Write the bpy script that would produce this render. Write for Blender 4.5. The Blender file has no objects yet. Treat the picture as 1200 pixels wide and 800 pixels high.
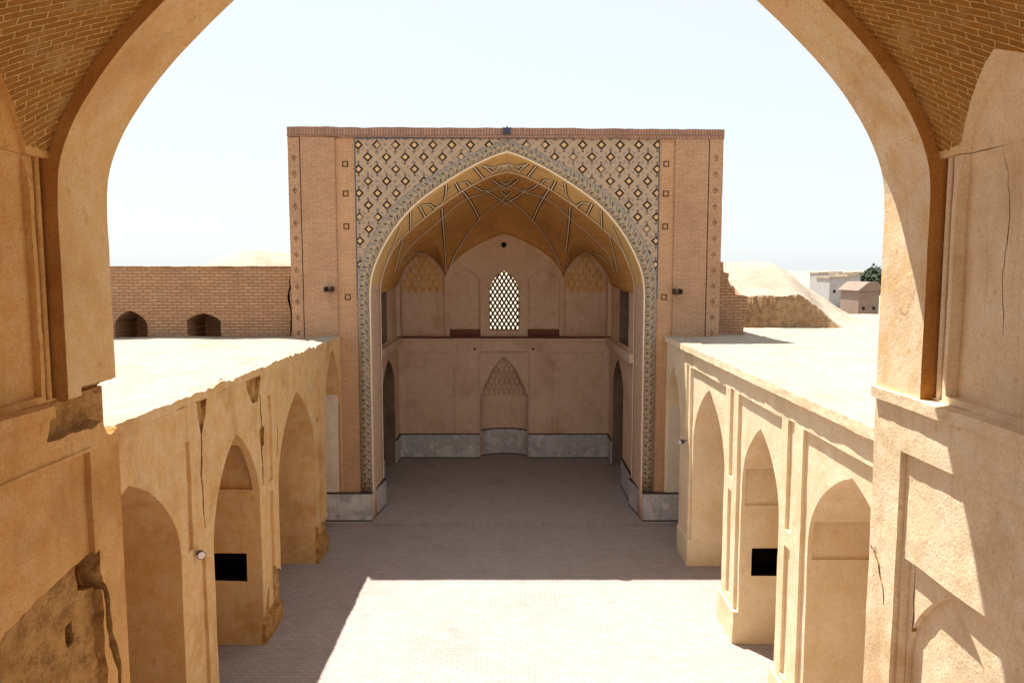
import bpy, bmesh, math, random
from mathutils import Vector, noise
from mathutils.bvhtree import BVHTree
random.seed(7)
R = math.radians
YA = 6.42
sc = bpy.context.scene
COL = sc.collection

# ------------------------------------------------------------------ camera, sky, sun, exposure
PITCH = math.atan(85 / 900)
CAM = Vector((.13, 0, 7.0))
cd = bpy.data.cameras.new('camera'); cam = bpy.data.objects.new('camera', cd); COL.objects.link(cam)
cd.sensor_width = 36; cd.lens = 27; cd.clip_start = .05; cd.clip_end = 6000
cam.location = CAM; cam.rotation_euler = (math.pi / 2 - PITCH, 0, 0)
sc.camera = cam

W = bpy.data.worlds.new('World'); sc.world = W; W.use_nodes = True
nt = W.node_tree; bg = nt.nodes['Background']
sky = nt.nodes.new('ShaderNodeTexSky'); sky.sky_type = 'NISHITA'; sky.sun_disc = False
SUN = Vector((-.254, .35, 1)).normalized()
sky.sun_elevation = math.asin(SUN.z); sky.sun_rotation = math.atan2(SUN.x, SUN.y)
sky.air_density = .9; sky.dust_density = 3.5; sky.ozone_density = 1.0; sky.altitude = 900
hz = nt.nodes.new('ShaderNodeMix'); hz.data_type = 'RGBA'; hz.inputs[0].default_value = .82
hz.inputs[7].default_value = (4.05, 4.25, 4.35, 1)      # bright dusty air whitening the sky
nt.links.new(sky.outputs[0], hz.inputs[6]); nt.links.new(hz.outputs[2], bg.inputs[0]); bg.inputs[1].default_value = .095
sl = bpy.data.lights.new('sun', 'SUN'); sl.energy = 4.9; sl.angle = R(.53); sl.color = (1, .95, .86)
so = bpy.data.objects.new('sun', sl); COL.objects.link(so); so.location = (-20, 30, 60)
so.rotation_euler = (-SUN).to_track_quat('-Z', 'Y').to_euler()
sc.view_settings.view_transform = 'Standard'; sc.view_settings.look = 'None'
sc.view_settings.exposure = 1.32; sc.view_settings.gamma = 1; sc.view_settings.use_curve_mapping = False
sc.cycles.max_bounces = 10; sc.cycles.diffuse_bounces = 8
sc.cycles.use_denoising = True

# ------------------------------------------------------------------ node expressions
class X:
    def __init__(s, t, sock): s.t = t; s.k = sock
    def _m(s, op, *a):
        n = s.t.nodes.new('ShaderNodeMath'); n.operation = op
        for i, v in enumerate((s,) + a):
            if isinstance(v, X): s.t.links.new(v.k, n.inputs[i])
            else: n.inputs[i].default_value = v
        return X(s.t, n.outputs[0])
    def __add__(s, o): return s._m('ADD', o)
    def __sub__(s, o): return s._m('SUBTRACT', o)
    def __mul__(s, o): return s._m('MULTIPLY', o)
    def __truediv__(s, o): return s._m('DIVIDE', o)
    def lt(s, o): return s._m('LESS_THAN', o)
    def gt(s, o): return s._m('GREATER_THAN', o)
    def abs(s): return s._m('ABSOLUTE')
    def fract(s): return s._m('FRACT')
    def max(s, o): return s._m('MAXIMUM', o)
    def min(s, o): return s._m('MINIMUM', o)
    def sin(s): return s._m('SINE')
    def floor(s): return s._m('FLOOR')
    def band(s, a, b): return s.gt(a) * s.lt(b)
    def ramp(s, a, b):
        n = s.t.nodes.new('ShaderNodeMapRange'); n.inputs[1].default_value = a; n.inputs[2].default_value = b
        n.interpolation_type = 'SMOOTHSTEP'
        s.t.links.new(s.k, n.inputs[0]); return X(s.t, n.outputs[0])

class Mat:
    def __init__(s, name, rough=.9, spec=.2):
        s.m = bpy.data.materials.new(name); s.m.use_nodes = True; s.t = s.m.node_tree
        s.b = s.t.nodes['Principled BSDF']; s.b.inputs['Roughness'].default_value = rough
        s.b.inputs['Specular IOR Level'].default_value = spec
        s.geo = s.t.nodes.new('ShaderNodeNewGeometry')
        s.sep = s.t.nodes.new('ShaderNodeSeparateXYZ'); s.t.links.new(s.geo.outputs['Position'], s.sep.inputs[0])
        s.x, s.y, s.z = (X(s.t, s.sep.outputs[i]) for i in range(3))
        s.pos = s.geo.outputs['Position']; s.h = None
    def uv(s):
        n = s.t.nodes.new('ShaderNodeUVMap'); n.uv_map = 'UVMap'
        q = s.t.nodes.new('ShaderNodeSeparateXYZ'); s.t.links.new(n.outputs[0], q.inputs[0])
        return X(s.t, q.outputs[0]), X(s.t, q.outputs[1])
    def vec(s, x, y, z=0.0):
        n = s.t.nodes.new('ShaderNodeCombineXYZ')
        for i, v in enumerate((x, y, z)):
            if isinstance(v, X): s.t.links.new(v.k, n.inputs[i])
            else: n.inputs[i].default_value = v
        return n.outputs[0]
    def noise(s, scale, detail=4, rough=.55, vec=None, stretch=None):
        n = s.t.nodes.new('ShaderNodeTexNoise'); n.inputs['Scale'].default_value = scale
        n.inputs['Detail'].default_value = detail; n.inputs['Roughness'].default_value = rough
        if stretch: vec = s.vec(s.x * stretch[0], s.y * stretch[1], s.z * stretch[2])
        s.t.links.new(vec or s.pos, n.inputs['Vector']); return X(s.t, n.outputs[0])
    def voronoi(s, scale, vec=None, feature='F1'):
        n = s.t.nodes.new('ShaderNodeTexVoronoi'); n.feature = feature; n.inputs['Scale'].default_value = scale
        s.t.links.new(vec or s.pos, n.inputs['Vector']); return X(s.t, n.outputs[0])
    def brick(s, vec, c1, c2, mort, bw, rh, ms, bias=0, smooth=.1):
        n = s.t.nodes.new('ShaderNodeTexBrick'); n.inputs['Scale'].default_value = 1
        for k, v in (('Color1', c1), ('Color2', c2), ('Mortar', mort)): n.inputs[k].default_value = (*v, 1)
        n.inputs['Mortar Size'].default_value = ms; n.inputs['Mortar Smooth'].default_value = smooth
        n.inputs['Bias'].default_value = bias; n.inputs['Brick Width'].default_value = bw; n.inputs['Row Height'].default_value = rh
        s.t.links.new(vec, n.inputs['Vector'])
        return n.outputs['Color'], X(s.t, n.outputs['Fac'])
    def mix(s, f, a, b, mode='MIX'):
        n = s.t.nodes.new('ShaderNodeMix'); n.data_type = 'RGBA'; n.blend_type = mode
        for i, v in ((0, f), (6, a), (7, b)):
            if isinstance(v, X): s.t.links.new(v.k, n.inputs[i])
            elif isinstance(v, (int, float)): n.inputs[i].default_value = v
            elif isinstance(v, tuple): n.inputs[i].default_value = (*v, 1)
            else: s.t.links.new(v, n.inputs[i])
        return n.outputs[2]
    def bump(s, h, strength=.5, dist=.01):
        n = s.t.nodes.new('ShaderNodeBump'); n.inputs['Strength'].default_value = strength; n.inputs['Distance'].default_value = dist
        s.t.links.new(h.k, n.inputs['Height'])
        if s.h: s.t.links.new(s.h, n.inputs['Normal'])
        s.h = n.outputs[0]; s.t.links.new(s.h, s.b.inputs['Normal'])
    def done(s, col):
        if isinstance(col, tuple): s.b.inputs['Base Color'].default_value = (*col, 1)
        else: s.t.links.new(col, s.b.inputs['Base Color'])
        return s.m

def plaster(name, base, dark, light, stain=.5, sb=1.0, pale=None):
    m = Mat(name)
    if pale: base = m.mix((m.x + m.noise(.8, 4)).ramp(2.2, 4.0), base, pale)      # paler to the right: sunlight on that side put into the colour
    big = m.noise(.9, 5, .6); mid = m.noise(4, 6, .65); fine = m.noise(45, 4, .6); drip = m.noise(1, 5, .65, stretch=(4.2, 4.2, .4))
    c = m.mix(mid.ramp(.35, .7), base, light)
    c = m.mix(big.ramp(.48, .72) * stain, c, dark)
    c = m.mix(drip.ramp(.54, .74) * (stain * .7), c, dark)
    wob = m.noise(2.5, 4)
    patch = m.noise(.75, 3, .5, vec=m.vec(m.x + wob * .25 + 7, m.y + wob * .25, m.z + wob * .25))
    c = m.mix(patch.ramp(.60, .63) * .4, c, light); c = m.mix(patch.ramp(.38, .32) * (.1 + stain * .2), c, dark)
    c = m.mix(fine.ramp(.3, .75) * .3, c, dark, 'MULTIPLY')
    spot = m.noise(9, 3, .6).ramp(.62, .70)
    c = m.mix(spot * .4, c, dark)
    straw = m.noise(1, 3, .5, stretch=(30, 30, 120)).ramp(.66, .72)
    c = m.mix(straw * .35, c, light)
    pit = m.noise(24, 3, .6).ramp(.66, .74)
    c = m.mix(pit * .5, c, dark)
    m.bump(m.noise(2.2, 5, .6) + patch.ramp(.60, .615) * .25, .5 * sb, .03)
    m.bump(fine + m.noise(14, 4, .6) - pit * .8 + straw * .3, .55 * sb, .008)
    return m.done(c)

def adobe(name, base, dark, light):
    m = Mat(name, .95, .1)
    n1 = m.noise(6, 6, .65); n2 = m.noise(38, 5, .65); lay = m.noise(1, 5, .6, stretch=(5, 5, 14))
    c = m.mix(n1.ramp(.35, .65), dark, base); c = m.mix(n2.ramp(.45, .7) * .5, c, light); c = m.mix(lay.ramp(.5, .7) * .4, c, dark)
    m.bump(n1 + lay, .9, .05); m.bump(n2, .8, .02)
    return m.done(c)

def brickmat(name, c1, c2, mort, plane='xz', bw=.23, rh=.062, ms=.009, stain=(.2, .12, .07), sf=.45, tone=None):
    m = Mat(name, .92, .15)
    a, b = {'xz': (m.x, m.z), 'yz': (m.y, m.z), 'xy': (m.x, m.y)}[plane] if plane != 'uv' else m.uv()
    wob = m.noise(1.3, 3); 
    v = m.vec(a + wob * .03, b + wob * .035)
    col, f = m.brick(v, c1, c2, mort, bw, rh, ms)
    n = m.noise(1.1, 6, .65); fine = m.noise(20, 4)
    col = m.mix(n.ramp(.42, .72) * sf, col, stain)
    col = m.mix(fine.ramp(.35, .7) * .35, col, (.55, .5, .45), 'MULTIPLY')
    m.bump(f * -1.0 + fine * .5, .8, .012)
    return m.done(col)

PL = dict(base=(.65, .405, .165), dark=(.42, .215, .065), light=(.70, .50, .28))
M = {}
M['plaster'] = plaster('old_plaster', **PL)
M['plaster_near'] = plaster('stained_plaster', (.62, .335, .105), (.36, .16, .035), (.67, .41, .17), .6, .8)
M['plaster_hall'] = plaster('hall_plaster', (.78, .62, .415), (.50, .31, .14), (.82, .70, .52), .62, 1.0)  # paler right-wall plaster, its sun patch's brightness also put into the colour
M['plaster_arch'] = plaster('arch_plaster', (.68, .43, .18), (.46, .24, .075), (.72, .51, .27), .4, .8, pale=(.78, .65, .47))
M['plaster_mould'] = plaster('orange_ochre_plaster', (.46, .20, .045), (.30, .11, .02), (.52, .26, .08), .5, .8)
M['plaster_sunlit'] = plaster('sunlit_plaster', (.78, .635, .425), (.58, .41, .20), (.82, .71, .53), .4)  # lit copy of old_plaster: the right arcade's sunlight put into the base colour
M['plaster_pink'] = plaster('pinkish_plaster', (.64, .475, .345), (.45, .29, .18), (.70, .54, .42), .55)
M['plaster_pale'] = plaster('pale_plaster', (.68, .58, .46), (.5, .38, .26), (.74, .66, .55), .3)
M['adobe'] = adobe('exposed_adobe', (.54, .30, .105), (.32, .155, .05), (.64, .40, .17))
M['mud'] = plaster('mud_render', (.36, .295, .228), (.27, .21, .145), (.41, .35, .28), .5, 1.6)
M['mudface'] = adobe('eroded_mud', (.42, .27, .15), (.27, .16, .08), (.5, .35, .21))
M['brick'] = brickmat('facade_brick', (.48, .282, .17), (.41, .232, .133), (.52, .362, .243), stain=(.28, .15, .085), sf=.3)
M['brick_wall'] = brickmat('rough_brick', (.465, .28, .165), (.385, .22, .125), (.25, .152, .093), sf=.25, ms=.012, rh=.085, bw=.26)
M['brick_light'] = brickmat('pilaster_brick', (.55, .312, .175), (.48, .268, .145), (.57, .382, .235), sf=.2)
M['brick_vault'] = brickmat('vault_brick', (.64, .33, .095), (.56, .28, .08), (.68, .40, .15), bw=.2, rh=.05, ms=.008, plane='xz', sf=.3)
M['coping'] = brickmat('coping_brick', (.42, .25, .18), (.33, .19, .14), (.22, .13, .10), bw=.075, rh=.30, ms=.012)

def near_brick():
    m = Mat('pendentive_brick', .95, .1); u, v = m.uv()
    w = m.noise(4, 3); w2 = m.noise(14, 3)
    col, f = m.brick(m.vec(u + w * .06 + w2 * .02, v + w * .03 + w2 * .014), (.40, .18, .034), (.30, .128, .024), (.78, .50, .20), .25, .066, .0105, smooth=.6)
    fn = m.noise(30, 5, .65); big = m.noise(2.2, 5, .6)
    col = m.mix(fn.ramp(.35, .7) * .5, col, (.26, .12, .035)); col = m.mix(big.ramp(.5, .7) * .6, col, (.56, .36, .16))
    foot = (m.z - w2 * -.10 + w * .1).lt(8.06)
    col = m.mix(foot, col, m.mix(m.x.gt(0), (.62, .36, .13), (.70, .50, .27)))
    f = f * (foot * -1.0 + 1.0)
    m.bump(f * 1.2 + fn * .45 + w2 * .6, 1.0, .03)
    return m.done(col)
M['near_brick'] = near_brick()

def soffit_mat():
    m = Mat('ochre_soffit'); u, v = m.uv()
    n = m.noise(1.5, 5, .6); s = m.noise(7, 4)
    col, f = m.brick(m.vec(v, u), (.70, .46, .18), (.63, .40, .15), (.66, .47, .24), .2, .06, .008)
    col = m.mix(n.ramp(.5, .75) * .6, col, (.45, .25, .10)); col = m.mix(s.ramp(.62, .7) * .5, col, (.34, .17, .07))
    col = m.mix(m.z.lt(6.55), col, m.mix(s.ramp(.4, .7), (.60, .42, .30), (.52, .35, .23)))
    m.bump(f * -1.0, .5, .01)
    return m.done(col)
M['soffit'] = soffit_mat()

def spandrel():
    m = Mat('diamond_tilework', .6, .4)
    px, pz = .492, .625
    x, z = m.x - .02, m.z - 10.24
    def cell(ox, oz):
        dx = ((x / px + ox).fract() - .5) * px; dz = ((z / pz + oz).fract() - .5) * pz
        return dx, dz
    ax, az = cell(.5, .5); bx, bz = cell(0, 0)
    da = ax.abs() + az.abs(); db = bx.abs() + bz.abs(); d = da.min(db)
    base = m.mix(m.noise(22, 3), (.36, .25, .16), (.45, .325, .215))
    # diagonal grey-blue trellis at the mid distance between diamonds, with checks
    tre = d.band(.205, .26) * ((m.x * 26 + m.z * 26).sin().gt(-.2)) * ((m.x * 26 - m.z * 26).sin().gt(-.2))
    c = m.mix(tre * .85, base, (.15, .165, .17))
    pip = ((ax.abs() - .0).abs().lt(.03) * (az.abs() - .165).abs().lt(.028)).max(bx.abs().lt(.03) * (bz.abs() - .165).abs().lt(.028))
    c = m.mix(pip * .9, c, (.10, .06, .06))
    c = m.mix(d.band(.128, .142) * .5, c, (.2, .16, .14))
    c = m.mix(d.lt(.136), c, (.026, .012, .008)); c = m.mix(d.lt(.064), c, (.68, .43, .16)); c = m.mix(d.lt(.024) * .8, c, (.5, .42, .32))
    wn = s_ = m.t.nodes.new('ShaderNodeTexWhiteNoise'); wn.noise_dimensions = '2D'
    m.t.links.new(m.vec((m.x * 2.03).floor(), (m.z * 3.2).floor()), wn.inputs['Vector'])
    c = m.mix(X(m.t, wn.outputs[0]).gt(.8) * d.lt(.128) * .45, c, (.42, .30, .20))
    c = m.mix(m.noise(3.5, 4).ramp(.5, .7) * .35, c, (.25, .18, .13))
    wear = m.noise(1.6, 6, .65)
    c = m.mix(wear.ramp(.55, .8) * .5, c, (.40, .29, .21))
    m.bump(d.lt(.118), .3, .006)
    return m.done(c)
M['spandrel'] = spandrel()

def border():
    m = Mat('chevron_tilework', .6, .4); u, v = m.uv()   # u: -1..1 across, v: metres along
    c = m.mix(m.noise(25, 3), (.34, .245, .14), (.43, .32, .19))
    half = u.gt(0) * .5
    ch = (v / .26 + u.abs() * .42 + half).fract(); ub = u.abs()
    c = m.mix(ch.lt(.27) * ub.lt(.80) * .85, c, (.15, .155, .15))
    c = m.mix(ch.band(.40, .62) * ub.band(.12, .62), c, (.075, .06, .05))
    c = m.mix(ch.band(.70, .84) * ub.band(.3, .8) * .8, c, (.13, .17, .21))
    c = m.mix(u.gt(.91), c, (.14, .165, .20)); c = m.mix(u.lt(-.84), c, (.62, .45, .26))
    c = m.mix(m.noise(2, 5).ramp(.5, .8) * .4, c, (.46, .34, .22))
    return m.done(c)
M['border'] = border()

def marble():
    m = Mat('grey_marble', .35, .5)
    n = m.noise(2.2, 7, .7); vein = (m.noise(1.1, 6, .7) - .5).abs()
    j = ((m.x * 1.02 + m.y * 1.02) / .95).fract().lt(.012)
    c = m.mix(n.ramp(.35, .7), (.42, .41, .41), (.62, .60, .59)); c = m.mix(vein.lt(.02) * .5, c, (.25, .25, .28)); c = m.mix(j * .7, c, (.2, .19, .2))
    return m.done(c)
M['marble'] = marble()
M['dark_stone'] = Mat('dark_stone', .7).done((.045, .042, .045))
M['white_line'] = plaster('rib_plaster', (.82, .72, .56), (.68, .54, .36), (.85, .77, .64), .15)
M['dark_line'] = Mat('rib_edge', .9).done((.05, .024, .012))
M['dim_plaster'] = plaster('shaded_plaster', (.20, .14, .10), (.12, .08, .055), (.25, .18, .13), .5)  # shade of the doorway and gallery insides put into a darker colour
M['dark_red'] = plaster('dark_red_render', (.16, .07, .045), (.10, .045, .03), (.2, .09, .06), .4)
M['void'] = Mat('hole_shade', .95, .05).done((.012, .009, .007))  # near-black colour stands in for deep shade inside openings
M['timber'] = Mat('weathered_timber', .85).done((.06, .035, .025))
M['metal_dark'] = Mat('dark_metal', .5, .5).done((.05, .05, .055))
M['lamp_glass'] = Mat('lamp_glass', .2, .5).done((.75, .73, .70))
M['fillet'] = Mat('dull_glaze', .4, .5).done((.05, .07, .11))
M['blue_tile'] = Mat('blue_glaze', .3, .5).done((.02, .03, .08))

def lattice_mat():
    m = Mat('lattice_ceramic', .6, .3)
    return m.done(m.mix(m.noise(3, 4), (.10, .085, .07), (.20, .16, .12)))
M['lattice'] = lattice_mat()

def paving():
    m = Mat('brick_paving', .85, .25)
    col, f = m.brick(m.vec(m.x, m.y), (.355, .305, .285), (.31, .26, .24), (.26, .215, .20), .21, .105, .010)
    big = m.noise(.5, 6, .65); mid = m.noise(5, 5, .6)
    col = m.mix(big.ramp(.45, .75) * .35, col, (.22, .165, .15)); col = m.mix(mid.ramp(.45, .75) * .3, col, (.38, .31, .275))
    patch = m.noise(1.3, 2, .5).ramp(.66, .70)
    col = m.mix(patch * .35, col, (.24, .18, .16))
    m.bump(f * -1.0 + mid * .3, .5, .006)
    return m.done(col)
M['paving'] = paving()

def desert():
    m = Mat('desert_sand', .95, .1)
    n = m.noise(.02, 6, .6); k = m.noise(.6, 5, .6)
    return m.done(m.mix(n, m.mix(k, (.33, .265, .19), (.39, .32, .235)), (.36, .30, .225)))
M['desert'] = desert()

# ------------------------------------------------------------------ mesh helpers
def root(name, loc, label, cat, group=None):
    o = bpy.data.objects.new(name, None); COL.objects.link(o); o.location = loc; o.empty_display_size = .3
    o['label'] = label; o['category'] = cat
    if group: o['group'] = group
    return o

def link(name, me, mats, parent=None, **props):
    o = bpy.data.objects.new(name, me); COL.objects.link(o)
    if mats:
        me.materials.clear()
        for mm in (mats if isinstance(mats, (list, tuple)) else [mats]): me.materials.append(mm)
    if parent:
        o.parent = parent; off = Vector((0, 0, 0)); q = parent
        while q: off += q.location; q = q.parent
        for v in me.vertices: v.co -= off
    for k, v in props.items(): o[k] = v
    return o

def bm2me(bm, smooth=None):
    bmesh.ops.recalc_face_normals(bm, faces=bm.faces)
    me = bpy.data.meshes.new('mesh'); bm.to_mesh(me); bm.free()
    if smooth is not None:
        for p in me.polygons: p.use_smooth = True
        me.set_sharp_from_angle(angle=R(smooth))
    return me

def add_box(bm, a, b):
    x0, y0, z0 = a; x1, y1, z1 = b
    vs = [bm.verts.new(p) for p in ((x0, y0, z0), (x1, y0, z0), (x1, y1, z0), (x0, y1, z0), (x0, y0, z1), (x1, y0, z1), (x1, y1, z1), (x0, y1, z1))]
    for f in ((3, 2, 1, 0), (4, 5, 6, 7), (0, 1, 5, 4), (1, 2, 6, 5), (2, 3, 7, 6), (3, 0, 4, 7)): bm.faces.new([vs[i] for i in f])

def add_prism(bm, poly, axis, lo, hi):
    """poly of 2-D points extruded along axis: 'x' -> (y,z), 'y' -> (x,z), 'z' -> (x,y)"""
    def P(p, h): return {'x': (h, p[0], p[1]), 'y': (p[0], h, p[1]), 'z': (p[0], p[1], h)}[axis]
    a = [bm.verts.new(P(p, lo)) for p in poly]; b = [bm.verts.new(P(p, hi)) for p in poly]
    n = len(poly); bm.faces.new(a[::-1]); bm.faces.new(b)
    for i in range(n): bm.faces.new((a[i], a[(i + 1) % n], b[(i + 1) % n], b[i]))

def box_me(*ab):
    bm = bmesh.new()
    for a, b in ab: add_box(bm, a, b)
    return bm2me(bm)

def prism_me(poly, axis, lo, hi):
    bm = bmesh.new(); add_prism(bm, poly, axis, lo, hi); return bm2me(bm)

def box_c(a, b, mat=None): return (box_me((a, b)), mat)
def prism_c(poly, axis, lo, hi, mat=None): return (prism_me(poly, axis, lo, hi), mat)

def carve(me, mat, cutters):
    """boolean difference of a list of (mesh, material) cutters; cut faces take the cutter's material"""
    me.materials.clear(); me.materials.append(mat)
    o = bpy.data.objects.new('work', me); COL.objects.link(o); extra = []
    for cm, cmat in cutters:
        cm.materials.clear(); cm.materials.append(cmat or mat)
        c = bpy.data.objects.new('work_cutter', cm); COL.objects.link(c); extra.append(c)
        md = o.modifiers.new('b', 'BOOLEAN'); md.operation = 'DIFFERENCE'; md.solver = 'EXACT'; md.object = c; md.material_mode = 'TRANSFER'
    dg = bpy.context.evaluated_depsgraph_get(); dg.update()
    res = bpy.data.meshes.new_from_object(o.evaluated_get(dg), preserve_all_data_layers=True, depsgraph=dg)
    for c in extra: bpy.data.objects.remove(c)
    bpy.data.objects.remove(o)
    return res

def roughen(me, maxlen=.25, amp=.008, scale=1.6, smooth=32, zfun=None, rnd=1):
    mats = list(me.materials)
    bm = bmesh.new(); bm.from_mesh(me)
    bmesh.ops.remove_doubles(bm, verts=bm.verts, dist=.0006)
    bmesh.ops.triangulate(bm, faces=bm.faces)
    for _ in range(9):
        es = [e for e in bm.edges if e.calc_length() > maxlen]
        if not es: break
        bmesh.ops.subdivide_edges(bm, edges=es, cuts=1)
        bmesh.ops.triangulate(bm, faces=[f for f in bm.faces if len(f.verts) > 3])
        if len(bm.faces) > 160000: break
    ai = [i for i, mm in enumerate(mats) if mm == M['adobe']]
    if ai:
        for _ in range(5):
            es = list({e for f in bm.faces if f.material_index == ai[0] for e in f.edges if e.calc_length() > .055})
            if not es: break
            bmesh.ops.subdivide_edges(bm, edges=es, cuts=1)
            bmesh.ops.triangulate(bm, faces=[f for f in bm.faces if len(f.verts) > 3])
        for v in bm.verts:
            if v.link_faces and all(f.material_index == ai[0] for f in v.link_faces):
                c = v.co; course = noise.noise(Vector((c.x * 4, c.y * 4, math.floor(c.z / .09) * 3.1)))
                v.co += noise.noise_vector(c * 7) * .022 + noise.noise_vector(c * 17) * .010 + v.normal * (course * .022)
    for v in bm.verts:
        p = v.co * scale
        n = noise.noise_vector(p) * amp + noise.noise_vector(p * 4.3) * (amp * .45)
        v.co += n
        if zfun: zfun(v)
    out = bm2me(bm, smooth)
    for mm in mats: out.materials.append(mm)
    return out

def catmull(pts, n=6):
    out = []; P = [Vector(p) for p in pts]; P = [P[0] * 2 - P[1]] + P + [P[-1] * 2 - P[-2]]
    for i in range(1, len(P) - 2):
        for k in range(n):
            t = k / n; a, b, c, d = P[i - 1:i + 3]
            out.append(tuple(.5 * ((2 * b) + (c - a) * t + (2 * a - 5 * b + 4 * c - d) * t * t + (3 * b - a - 3 * c + d) * t ** 3)))
    out.append(tuple(P[-2])); return out

def pointed(c, hw, z0, zs, za, n=10, bulge=.26):
    """closed outline of a pointed-arch opening centred on c"""
    L = []
    for i in range(n + 1):
        t = i / n
        x = hw * (1 - t ** 1.9); z = zs + (za - zs) * (1 - (1 - t) ** 1.15)
        L.append((x, z))
    pts = [(c - hw, z0)] + [(c - x, z) for x, z in L] + [(c + x, z) for x, z in L[::-1][1:]] + [(c + hw, z0)]
    return pts

def ragged(pts, step=.06, amp=.03, seed=0):
    out = []; n = len(pts)
    for i in range(n):
        a = Vector(pts[i]); b = Vector(pts[(i + 1) % n]); k = max(1, int((b - a).length / step))
        for j in range(k):
            p = a.lerp(b, j / k); q = Vector((p.x * 6 + seed, p.y * 6, seed * 1.7))
            out.append((p.x + noise.noise(q) * amp, p.y + noise.noise(q + Vector((9, 4, 2))) * amp))
    return out

def crack(path, w=.025, seed=0):
    """thin ragged closed outline along a 2-D path"""
    P = []
    for i in range(len(path) - 1):
        a, b = Vector(path[i]), Vector(path[i + 1]); k = max(2, int((b - a).length / .07))
        P += [a.lerp(b, j / k) for j in range(k)]
    P.append(Vector(path[-1])); l, r = [], []
    for i, p in enumerate(P):
        t = (P[min(i + 1, len(P) - 1)] - P[max(i - 1, 0)]).normalized(); nn = Vector((-t.y, t.x))
        q = p + nn * (noise.noise(Vector((p.x * 7 + seed, p.y * 7, 1))) * .03)
        ww = w * (.35 + .65 * math.sin(math.pi * (i + .6) / (len(P) + .2))) * (.7 + .6 * random.random())
        l.append(tuple(q + nn * ww * .5)); r.append(tuple(q - nn * ww * .5))
    return l + r[::-1]

def ray(u, v):
    F = Vector((0, math.cos(PITCH), -math.sin(PITCH))); U = Vector((0, math.sin(PITCH), math.cos(PITCH)))
    return (F + Vector((1, 0, 0)) * ((u - 600) / 900) - U * ((v - 400) / 900)).normalized()

def ribbon(bm, pts, nrm, w, h, sink=.01):
    rings = []
    for i, (p, n) in enumerate(zip(pts, nrm)):
        t = (pts[min(i + 1, len(pts) - 1)] - pts[max(i - 1, 0)]).normalized(); s = t.cross(n).normalized()
        rings.append([bm.verts.new(q) for q in (p - s * w / 2 - n * sink, p + s * w / 2 - n * sink, p + s * w / 2 + n * h, p - s * w / 2 + n * h)])
    for a, b in zip(rings, rings[1:]):
        for k in range(4): bm.faces.new((a[k], a[(k + 1) % 4], b[(k + 1) % 4], b[k]))
    bm.faces.new(rings[0][::-1]); bm.faces.new(rings[-1])

def grid_me(fn, nu, nv, uvf=None, solid=None, smooth=30):
    bm = bmesh.new(); uvl = bm.loops.layers.uv.new('UVMap')
    V = [[bm.verts.new(fn(i / nu, j / nv)) for j in range(nv + 1)] for i in range(nu + 1)]
    for i in range(nu):
        for j in range(nv):
            f = bm.faces.new((V[i][j], V[i + 1][j], V[i + 1][j + 1], V[i][j + 1]))
            if uvf:
                for l, (a, b) in zip(f.loops, ((i, j), (i + 1, j), (i + 1, j + 1), (i, j + 1))): l[uvl].uv = uvf(a / nu, b / nv)
    me = bpy.data.meshes.new('mesh'); bm.to_mesh(me); bm.free()
    for p in me.polygons: p.use_smooth = True
    me.set_sharp_from_angle(angle=R(smooth))
    return me

def tube(bm, path, r, n=10):
    rings = []
    for i, p in enumerate(path):
        p = Vector(p); t = (Vector(path[min(i + 1, len(path) - 1)]) - Vector(path[max(i - 1, 0)])).normalized()
        a = t.orthogonal().normalized(); b = t.cross(a); rr = r[i] if isinstance(r, (list, tuple)) else r
        rings.append([bm.verts.new(p + (a * math.cos(2 * math.pi * k / n) + b * math.sin(2 * math.pi * k / n)) * rr) for k in range(n)])
    for a, b in zip(rings, rings[1:]):
        for k in range(n): bm.faces.new((a[k], a[(k + 1) % n], b[(k + 1) % n], b[k]))
    bm.faces.new(rings[0][::-1]); bm.faces.new(rings[-1])

def solidify(o, t, off=1):
    m = o.modifiers.new('thick', 'SOLIDIFY'); m.thickness = t; m.offset = off

# ------------------------------------------------------------------ ground
def gz(u, v):
    return ((u - .5) * 6000, (v - .5) * 6000, -.05)
link('ground', grid_me(gz, 60, 60), M['desert'], kind='structure')
link('courtyard_paving', box_me(((-7, -3, -.04), (7, 20.4, 0))), M['paving'], kind='structure')
link('iwan_floor', box_me(((-5.4, 20.4, -.04), (5.4, 28.4, .12))), M['paving'], kind='structure')

# ------------------------------------------------------------------ far iwan across the courtyard
D = 20.6
IW = root('brick_iwan', (0, D, 0), 'tall brick iwan with diamond tiled spandrels around its pointed arch, across the courtyard', 'iwan')
half = lambda pts: catmull(pts)
OUT = half([(4.0, 6.5), (3.985, 6.82), (3.87, 7.22), (3.53, 7.93), (3.03, 8.64), (2.24, 9.29), (1.45, 9.74), (.66, 10.13), (0, 10.38)])
FRO = half([(3.67, 6.3), (3.64, 6.66), (3.53, 7.08), (3.25, 7.66), (2.86, 8.23), (2.37, 8.74), (1.70, 9.22), (1.02, 9.63), (.40, 9.93), (0, 10.06)])
BAC = half([(3.62, 6.3), (3.60, 6.64), (3.43, 7.15), (3.15, 7.68), (2.74, 8.09), (2.28, 8.47), (1.66, 8.92), (1.09, 9.28), (.50, 9.57), (0, 9.71)])
def resample(c, n):
    P = [Vector(p) for p in c]; L = [0]
    for a, b in zip(P, P[1:]): L.append(L[-1] + (b - a).length)
    out = []; k = 0
    for i in range(n + 1):
        s = L[-1] * i / n
        while k < len(P) - 2 and L[k + 1] < s: k += 1
        out.append(P[k].lerp(P[k + 1], (s - L[k]) / max(1e-9, L[k + 1] - L[k])))
    return out
N = 40
def full(c, low):
    h = resample(c, N)
    l = [(-p.x, p.y) for p in h]; r = [(p.x, p.y) for p in h[::-1][1:]]
    return [(l[0][0], low)] + l + r + [(r[-1][0], low)]
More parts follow.
